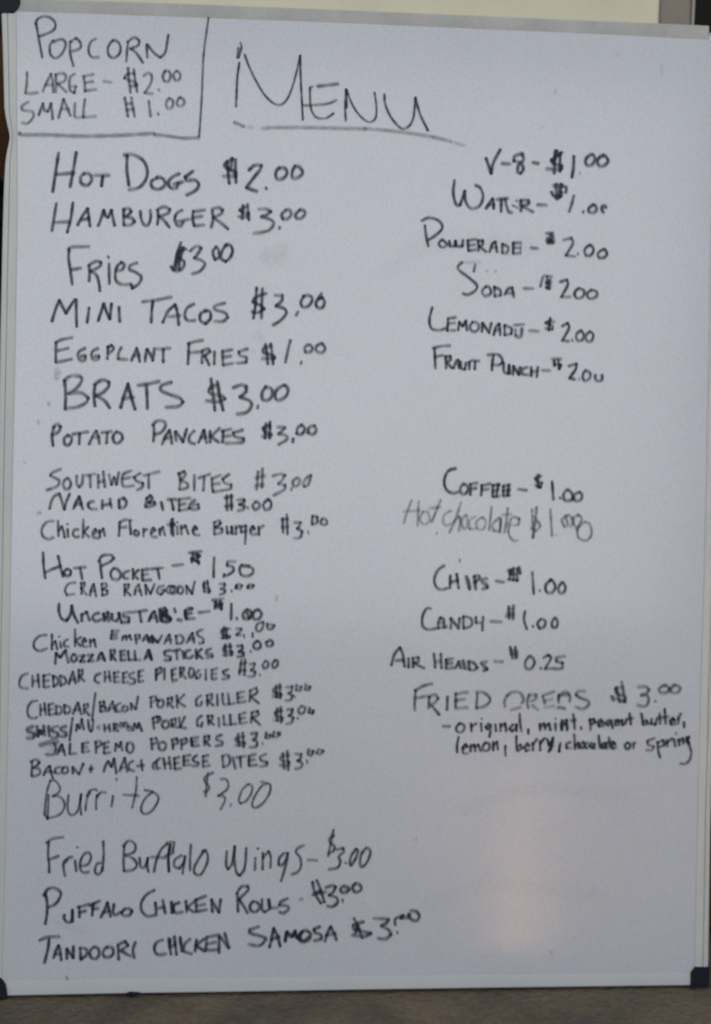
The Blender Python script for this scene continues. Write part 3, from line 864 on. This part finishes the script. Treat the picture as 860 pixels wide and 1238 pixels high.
(M_INK, 0.96, 0.9, 'BUFFALO CHICKEN ROLLS - $3.00', '''
@ 40 1060 5
75,100 85,150 85,220 75,285; 65,115 90,75 130,68 165,90 165,120 135,165 90,185
190,230 190,255 210,275 235,265 238,200; 240,200 240,270
280,180 282,245; 270,185 345,165; 282,215 320,205
365,160 358,235; 345,175 405,145; 358,195 395,190
410,245 435,195 450,155 460,195 470,240; 430,215 465,205
490,165 485,215 500,230 530,215; 560,190 535,215 550,235 585,230 600,205 575,190
735,80 685,110 655,160 660,210 695,238 750,228
740,155 745,215; 785,140 800,220; 745,195 795,180; 838,150 850,210
@ 200 1050 5
35,205 40,270; 85,205 55,220 52,255 70,268 105,262
125,195 130,262; 175,200 130,235 175,265; 185,185 188,260; 185,190 245,165; 190,225 240,215; 190,260 250,248
280,185 285,262; 280,190 325,265 335,185
435,150 438,200 440,260; 432,150 460,110 498,105 500,130 445,185; 445,185 470,220 498,268
530,200 512,225 520,255 550,260 570,230 555,205 530,200
585,185 585,245 600,262 630,240 625,185; 625,185 635,235 680,235
740,180 700,200 690,220 735,225 745,245 715,268 690,262; 812,188 830,182
@ 340 990 5
190,380 205,450 240,510; 215,370 240,430 262,505; 240,430 190,460; 270,440 220,450
270,415 310,400 330,410 315,440 290,460 335,475 340,505 310,530 280,525; 370,485 374,500
380,405 360,425 372,445 400,440 412,420 380,405; 450,385 432,410 445,440 475,435 485,410 462,390 440,400; 385,425 400,425
'''),
(M_INK, 1.0, 0.9, 'TANDOORI CHICKEN SAMOSA $3.00, the bottom line', '''
@ 40 1060 5
40,385 90,365 160,362; 98,375 90,440 70,520
125,490 140,445 155,415 165,450 172,505; 135,470 168,465
205,435 205,495; 205,435 245,490 245,420
285,430 290,500; 285,432 320,435 325,470 290,500
370,425 345,450 350,485 380,495 400,470 395,435 370,425; 450,425 425,450 430,480 460,485 485,465 480,430 450,425
515,415 518,500; 512,410 560,390 575,415 525,450; 540,450 590,480; 620,395 605,440 612,490
785,380 745,400 735,440 755,470 805,465; 830,375 828,400
@ 200 1050 5
20,420 35,520; 55,410 68,520; 25,475 60,460; 90,415 100,500
150,425 115,460 115,500 160,515; 190,430 180,500; 235,425 185,465 240,500
250,415 245,490; 250,415 325,400; 255,455 305,445; 245,495 310,490; 325,410 325,510; 330,410 385,480 360,390
565,350 510,370 515,390 600,415 605,430 570,465 505,458
630,475 645,410 655,360 680,410 695,470; 640,430 690,410
725,435 735,380 770,410 785,375 795,420; 825,380 815,420 840,435 870,410
@ 340 990 5
25,740 30,690 60,710 80,690 100,720
130,680 105,710 120,740 160,735 180,700 155,675 130,680; 235,650 200,665 205,685 240,700 240,725 200,735
265,740 280,690 300,650 320,690 335,730; 270,705 330,690
440,600 465,650 490,720; 500,620 435,640 440,665 500,680 545,690 500,710 430,700; 450,690 460,640
560,600 605,602 650,605 640,625 605,645 650,670 665,700 630,725 585,720; 702,680 703,692
690,640 690,605 720,590 735,585 ; 740,580 725,600 760,595 780,575; 780,555 820,560 835,590 815,615 780,600 770,575
'''),
(M_INK, 1.05, 0.94, 'the top line of the drinks, $1.00', '''
@ 540 175 4.3
205,70 220,110 232,150; 232,150 245,90 280,25; 288,98 330,100
395,45 355,60 350,85 385,95 400,125 385,150 370,140 375,105 400,80 395,50; 448,92 478,98
565,30 560,150; 590,45 590,140; 600,40 545,80 560,100 600,110 590,130 520,125; 575,30 560,90
662,60 660,115 652,170; *0.8~0.6,692,145 694,150
755,50 725,75 728,105 755,105 772,75 755,50; 815,55 785,80 795,110 825,105 840,80 815,55
'''),
(M_INK, 0.98, 0.92, 'WATER - $1.00', '''
@ 540 175 4.3
42,185 35,250 50,310 70,315 95,240; 95,240 98,290 125,330 170,320 190,270 175,225 150,210
205,332 225,300 240,280 245,305 245,332; 215,315 245,310
262,285 320,278; 285,285 284,348; 305,283 312,320 325,350 340,352; 345,318 352,316; *0.9,362,288 365,294; *0.9,362,322 368,330
*1.2,385,290 388,345; 385,290 425,288 428,305 395,320 450,350
472,312 520,314
*1.4,570,208 572,240 575,282; *1.2,595,205 585,275; *1.3,555,212 600,212; 545,245 560,268 595,270 600,245; 600,215 622,222 620,250
662,265 650,310 638,348; 712,345 708,355
765,312 740,330 742,350 770,352 780,330 765,312; *1.1,815,352 806,330 818,318 830,326
'''),
(M_INK, 0.92, 0.92, 'the $2.00 line under WATER', '''
@ 500 260 3.5833
50,45 55,90 65,135; 35,25 70,12 110,25 125,55 100,85 65,108
125,108 110,125 125,140 145,128 125,108; 155,112 158,135 180,135 182,112; 182,112 190,135 212,135 215,108
235,110 238,155; 235,112 270,105; 240,132 265,128; 240,155 270,150
280,110 282,155; 280,112 300,110 300,128 285,135 315,160
330,160 342,125 355,115 362,160; 338,142 362,140; 385,125 385,165; 385,125 410,140 405,162 385,165
432,120 432,165; 432,122 465,120; 435,142 462,142; 432,168 465,165; *0.8~0.45,466,125 463,160
508,142 540,145
575,80 605,76; *1.8,598,85 600,120; *1.2,580,100 592,112 582,122; 575,110 608,120
650,108 685,100 690,125 660,175 700,180; 712,165 712,172
765,130 742,150 748,175 770,172 780,150 765,130; 825,148 800,165 805,185 830,182 838,165 825,148
'''),
(M_INK, 0.92, 0.88, 'SODA - $2.00', '''
@ 500 260 3.5833
210,205 192,225 205,245 245,275 275,305 265,330 235,345 215,340
~0.75,268,215 262,245; ~0.35,215,205 290,205; ~0.35,318,240 320,245; ~0.35,355,240 357,248
315,310 298,330 310,350 335,340 330,315 315,310; 350,310 352,352; 350,312 375,325 378,348 352,352
395,345 410,320 428,315 435,355; 400,340 435,338; 478,318 518,318
~0.7,560,270 550,310; ~0.8,580,265 575,315; ~0.8,565,262 600,268; ~0.8,598,290 575,292 592,302 590,320 575,315; 590,280 582,320
635,290 665,280 668,305 640,355 680,355
715,318 698,340 708,360 732,355 740,330 715,318; 770,325 752,345 765,362 790,355 795,335 770,325
'''),
(M_INK, 0.9, 0.9, 'LEMONADE - $2.00', '''
@ 510 365 3.739
48,25 35,80 45,120 80,128 105,120
120,75 115,130; 118,75 155,70; 120,98 150,95; 115,132 150,128
165,128 170,90 185,110 200,85 205,130; 230,92 218,118 235,135 255,125 255,100 230,92
275,95 272,135; 275,95 305,140 315,95
325,150 335,115 350,98 355,150; 330,130 355,125; 375,105 375,150; 375,105 405,120 405,145 375,150
418,106 462,101; ~0.7,424,125 424,148; *1.2~0.85,424,152 440,160 450,150 453,120; 485,130 528,133
585,80 560,95 590,110 590,125 560,120; 580,72 575,130; 570,90 600,90
635,110 660,95 665,120 635,175 665,178; 680,170 682,178
720,130 698,150 705,175 725,172 732,150 720,130; 760,135 742,155 748,178 768,175 775,150 760,135
'''),
(M_INK, 0.92, 0.94, 'FRUIT PUNCH - $2.00', '''
@ 510 365 3.739
58,210 60,255 62,300; 50,210 90,200 128,198; 60,250 95,240
108,245 110,300; 108,248 130,245 130,262 112,272 138,300
145,300 155,270 165,262 168,300; 175,270 178,300 195,305 200,275; 215,270 215,305; 225,265 260,268; 242,270 240,305
325,240 318,280 318,310; 298,240 345,238 365,265 350,285 320,285
370,275 372,315 390,325 395,285; 395,285 398,325
415,290 412,330; 415,290 440,330 445,295
478,295 455,305 455,325 480,330; 495,295 495,335; 525,295 520,340; 495,315 522,315; 545,310 580,310
588,258 632,258; 598,265 600,290; 618,262 622,305; 600,280 630,285 620,300
665,290 700,280 695,305 668,345 692,350; *0.8,711,345 711,352
740,310 728,335 735,355 755,350 762,325 740,310; 785,330 785,350 800,358 815,350 815,330
'''),
(M_INK, 0.95, 0.92, 'COFFEE - $1.00', '''
@ 480 560 3.5833
255,22 222,35 205,75 215,115 245,130 270,122
290,90 275,110 282,132 300,130 308,105 290,90
318,90 318,138; 318,92 350,85; 320,112 345,108; 368,95 365,140; 365,98 405,88; 368,115 398,112
415,95 415,145; 415,98 445,90; 415,120 440,115; 418,148 445,142; 440,95 430,145
460,100 460,140; 460,100 490,92; 460,120 490,115; 462,142 490,138; 485,95 480,140; 525,112 562,118
612,50 612,105; 625,55 600,65 605,78 628,85 622,105 600,95
672,80 675,120 678,158; 706,148 708,154
740,115 722,135 728,160 755,160 760,135 740,115; 790,125 768,140 772,162 795,160 802,140 790,125
'''),
(M_INKGREY, 0.86, 1.0, 'Hot chocolate $1.00 in thin pale grey', '''
@ 480 560 3.5833
~0.55,65,160 45,210 30,260; ~0.55,95,165 92,220 90,270; ~0.55,28,210 100,205
~0.5,115,210 100,240 115,265 140,250 135,215 115,210; ~0.6,190,160 165,220 150,255; ~0.6,140,195 190,190; ~0.5,172,300 174,308
~0.5,235,205 205,225 200,255 215,270 235,262; ~0.6,278,170 255,240 228,300; ~0.6,245,255 270,230 275,250 268,295
~0.5,300,225 280,250 290,285 305,270 300,225; ~0.5,340,230 315,250 315,285 340,285; ~0.5,370,235 345,255 350,285 375,285 385,255 370,235
~0.6,410,190 405,240 400,290; ~0.6,445,235 415,265 420,295 445,290 450,240; ~0.6,450,240 448,300
~0.6,480,195 475,250 465,300; ~0.6,455,225 495,220
~0.6,490,270 525,265 530,240 500,235 485,270 485,310 505,335 525,335
~0.7,605,190 600,250 588,325; ~0.7,585,200 588,250 592,320; ~0.7,592,230 620,270 600,295 580,280
~0.7,665,200 668,255 672,315; ~0.5,690,308 692,314
~0.6,740,225 715,245 725,275 755,270 765,240 745,225; ~0.5,730,225 740,265
~0.6,790,225 755,240 780,290 800,240 780,220; ~0.65,815,255 785,280 785,320 820,335 842,310 838,270 815,255
'''),
(M_INK, 0.95, 0.88, 'CHIPS - $1.00', '''
@ 500 675 4.3
160,38 125,65 108,115 125,155 155,162 175,155
192,90 190,155; 225,80 235,155; 195,125 230,115
*1.3,275,95 285,125 292,160; *1.2,316,95 323,160; 314,95 338,90 344,104 321,124; *1.15,382,106 360,110 358,124 380,137 384,152 360,160; *1,430,118 470,125
490,65 510,60; 505,60 500,110; 520,50 520,115; 540,50 540,118; 550,45 555,80; 490,110 540,112; 530,85 500,80
618,72 622,130 625,185; 656,165 658,172
715,110 688,140 692,175 720,178 738,150 725,120 710,110; 775,125 755,150 758,178 780,178 790,150 775,125
'''),
(M_INK, 0.93, 0.84, 'CANDY - $1.00', '''
@ 500 675 4.3
90,262 70,260 48,300 48,350 75,370 115,365
128,365 130,330 140,308 158,320 160,362; 130,335 155,335; 130,362 175,355
195,310 195,365; 195,312 235,365 240,310
260,305 260,365; 258,300 300,315 300,350 262,365; 325,305 325,335 350,335; 362,305 358,375
400,328 460,330
495,250 498,315; 520,245 518,318; 480,300 525,300; 515,265 490,265; 488,285 522,288
580,275 575,320 590,368; 620,350 622,358
660,315 645,340 655,365 680,355 685,325 665,315; 735,310 720,335 725,358 745,355 748,325 735,310
'''),
(M_INK, 0.95, 0.86, 'the 0.25 line under CANDY', '''
@ 460 775 3.5833
48,105 60,60 85,28 98,60 105,110; 65,85 100,82; 122,75 122,115
140,75 142,115; 140,75 165,70 165,88 145,95 190,118
232,55 238,115; 262,55 265,118; 238,90 262,88; 285,80 285,118; 285,82 315,75; 288,98 312,95; 285,120 315,115
325,118 334,98 340,88 348,118; 330,105 346,103; *1.3,358,85 366,120; *1.2,382,88 384,122; 382,88 405,95 420,115 405,126 384,124
460,90 440,92 438,100 452,110 464,122 445,128; 495,88 530,90
562,25 572,75; 585,25 588,75; 562,40 595,45; 562,55 595,60
650,65 628,90 632,118 655,118 668,90 650,65; 695,115 697,122
707,72 728,60 738,75 714,120 750,118; 800,65 765,72 762,88 790,95 785,118 755,120
'''),
(M_INK, 0.98, 0.72, 'the half rubbed out fried $3.00 line, lower right', '''
@ 490 820 4.3
55,60 50,110 50,165; 50,65 95,40 142,28; 55,105 110,92
125,95 122,155; 122,98 155,85 172,105 155,125 130,140; 140,145 178,190
220,95 218,165; 262,80 262,150; 262,82 325,72; 265,115 310,108; 262,158 325,152
375,80 370,155; 370,70 410,75 442,110 420,140 370,158
~0.8,530,90 515,120 520,150; ~0.9,530,90 560,72 600,78 615,115 605,130; ~0.7,550,165 600,150
~0.8,645,85 635,120 640,155; ~0.8,645,85 680,85 680,105 655,120; ~0.7,660,140 690,165
~0.9,715,95 725,130; ~0.9,715,90 775,68; ~0.8,730,115 765,108; ~0.7,725,150 775,145
~0.8,800,95 798,125; ~0.9,800,92 850,85; ~0.8,790,155 830,155
@ 660 815 4.5263
~0.8,70,115 68,140; 70,115 110,98 132,120 130,150; ~0.7,70,180 105,190
215,92 175,95 165,115 190,130 228,145 235,165 205,190 165,180
385,70 405,155; 415,40 435,155; 420,70 380,80 390,105 435,125 430,150 370,130; 360,120 370,145
505,70 545,68 565,85 550,105 520,115 555,120 562,145 545,175 500,170; 598,145 600,152
650,60 620,80 628,100 660,100 675,80 650,60; 705,60 685,80 690,100 722,98 735,75 705,60
'''),
(M_INK, 0.88, 0.9, 'small lower case line starting with original, mint', '''
@ 490 820 4.3
195,250 235,250; 285,235 265,260 275,280 300,275 308,250 285,235
342,235 345,275; 345,250 370,235; 395,235 398,275; 398,208 399,212
435,235 418,255 428,265 445,245; 445,240 442,280 438,305
470,240 472,275; 495,235 495,275; 495,250 520,235 525,275
560,240 542,262 555,275 575,260 578,240; 578,240 580,275; 595,185 598,240 605,275; 640,265 640,288
700,235 702,270; 702,250 722,235 728,265; 728,250 748,235 755,270; 780,235 782,270; 780,208 781,212
810,235 812,270; 812,250 835,235 842,270
@ 660 815 4.5263
88,250 90,305; 90,265 115,250 120,300
150,220 155,260 158,300; 135,255 165,250; 192,288 195,302
240,245 245,305; 240,255 262,245 270,262 248,275; 285,270 312,262 300,248 285,262 290,285 318,280
345,250 325,270 340,280 355,260; 358,250 365,295
380,250 382,280; 382,262 395,250 400,280; 402,262 415,250 420,278 435,270 438,248; 458,215 462,245 465,275; 445,245 478,240
522,215 528,245 530,275; 530,262 550,252 560,268 532,278; 578,245 575,270 600,275 605,248
622,215 625,270; 650,190 655,270; 608,240 672,232
680,260 705,252 695,240 680,255 685,275 710,272; 722,235 725,270; 725,248 738,215; 755,262 756,290
'''),
(M_INK, 0.86, 0.9, 'small lower case line starting with lemon, berry', '''
@ 490 820 4.3
278,305 270,345 270,385
300,365 325,355 315,342 300,360 302,388 325,392
340,345 340,380; 340,358 358,345 365,380; 365,358 380,345 392,378
418,335 402,360 412,378 435,370 438,345 418,335; 458,330 458,375; 460,345 478,330 482,370; 522,350 520,375 522,402
578,300 578,340 580,375; 580,360 600,345 608,362 585,378
622,358 645,350 635,338 620,355 628,378 648,372; 662,335 665,375; 665,345 685,315; 700,325 702,375; 702,340 725,310
738,315 745,340 765,330; 770,310 765,350 755,375; 805,345 800,380
@ 660 815 4.5263
10,360 18,390 35,360; 38,345 28,390 15,425; 80,375 75,400 72,425
135,370 112,385 115,405 140,405; 155,330 158,370 160,410; 160,390 178,375 180,405
205,372 188,390 198,405 212,390 205,372; 228,372 215,390 225,408; 250,375 238,392 255,405 265,380; 265,380 268,408
290,335 292,370 298,405; 318,375 302,392 315,405 328,385; 328,375 332,408; 345,345 350,405; 335,375 360,370
358,390 380,382 370,370 358,385 365,408 385,400
445,375 432,392 445,410 460,398 458,378 445,375; 478,375 480,405; 480,388 492,372
595,350 555,365 560,385 590,395 580,415 550,415
610,370 615,420 625,455; 612,375 640,360 648,385 620,400; 660,360 665,395; 662,375 690,350
700,355 708,395; 712,320 713,328; 725,355 730,390; 730,365 748,350 752,380; 755,365 775,345 780,380
785,340 770,370 785,380; 770,345 785,390 795,430 785,470 760,490 735,488
'''),
]
for m_, w_, d_, lab_, blk_ in LINES:
    write('handwritten_line', blk_, m_, w_, d_, lab_)

# ------------------------------------------------------------------ stray marks, stains and rubbed ink
MARKS = [  # material, width, density, photo pixels
    (M_SMEAR, 1.2, 0.45, '@ 0 0 1\n46,509 47,512', 'faint dot left of the BRATS line'),
    (M_SMEAR, 1.3, 0.55, '@ 0 0 1\n46,621 49,620', 'grey tick left of the NACHO line'),
    (M_INK, 1.0, 0.5, '@ 0 0 1\n58,592 61,591', 'short dash at the left above the NACHO line'),
    (M_SMEAR, 1.0, 0.35, '@ 0 0 1\n29,558 31,559', 'faint dot near the left rail'),
    (M_SMEAR, 1.8, 0.35, '@ 0 0 1\n70,447 69,457', 'faint upright smear left of BRATS'),
    (M_SMEAR, 1.1, 0.4, '@ 0 0 1\n58,486 60,490', 'faint speck below the EGGPLANT line'),
    (M_RUST, 5.0, 0.08, '@ 0 0 1\n322,311 334,309 343,303', 'pale brown stain right of the FRIES price'),
    (M_RUST, 3.2, 0.08, '@ 0 0 1\n312,403 313,409', 'pale brown stain above the EGGPLANT price'),
    (M_SMEAR, 2.0, 0.07, '@ 0 0 1\n302,422 306,424', 'rubbed patch beside the EGGPLANT price'),
    (M_RED, 0.9, 0.65, '@ 0 0 1\n81,1181 81.5,1184', 'small red brown spot under the bottom line'),
    (M_SMEAR, 1.0, 0.5, '@ 0 0 1\n503,1014 504,1017', 'faint speck right of the wings price'),
    (M_SMEAR, 1.0, 0.35, '@ 0 0 1\n335,721 334,726', 'faint nick right of the uncapped prices'),
    (M_SMEAR, 0.9, 0.2, '@ 0 0 1\n672,108 671,114', 'faint nick in the blank upper right'),
    (M_SMEAR, 0.9, 0.22, '@ 0 0 1\n800,79 800,88', 'faint upright nick at the upper right'),
    (M_RUST, 1.6, 0.14, '@ 0 0 1\n745,65 747,66', 'pale brown freckle under the top rail'),
    (M_SMEAR, 0.8, 0.4, '@ 0 0 1\n656,152 656,155', 'tiny speck upper right'),
    (M_SMEAR, 0.9, 0.6, '@ 0 0 1\n384,15 386,18', 'tiny speck under the top rail'),
    (M_INK, 0.9, 0.55, '@ 0 0 1\n556,676 556,679; ', 'speck over the CHIPS line'),
    (M_SMEAR, 0.9, 0.5, '@ 0 0 1\n666,1150 667,1154', 'speck low on the right half'),
    (M_SMEAR, 3.0, 0.06, '@ 0 0 1\n68,1112 90,1122 100,1124', 'grey rubbed ink beside BUFFALO'),
    (M_SMEAR, 2.0, 0.2, '@ 0 0 1\n58,905 66,904 74,906', 'grey smudge under JALEPENO'),
    (M_SMEAR, 5.0, 0.045, '@ 0 0 1\n470,330 505,300 560,292 640,299', 'faint wiped streak in the drinks column'),
    (M_SMEAR, 3.5, 0.05, '@ 0 0 1\n560,980 640,955 760,962', 'faint wiped streak in the blank lower right'),
    (M_SMEAR, 4.0, 0.045, '@ 0 0 1\n520,1090 600,1070 720,1082', 'second faint wiped streak low on the right'),
]
for m_, w_, d_, blk_, lab_ in MARKS:
    write('stray_mark', blk_, m_, w_, d_, lab_, chisel=0.0)

# speck of debris lying against the bottom rail
bm = bmesh.new()
bmesh.ops.create_icosphere(bm, subdivisions=2, radius=1.0)
r2 = random.Random(3)
for v in bm.verts: v.co *= r2.uniform(0.75, 1.15)
bmesh.ops.scale(bm, verts=bm.verts, vec=(0.009, 0.002, 0.0028))
x_, z_ = on_board(161, 1199)
o = link('dirt_crumb', bm, M_CAP); o.location = (x_, -0.0035, 0.0055)
o['label'] = 'small dark crumb of dirt against the bottom rail, left of centre'; o['category'] = 'dirt'
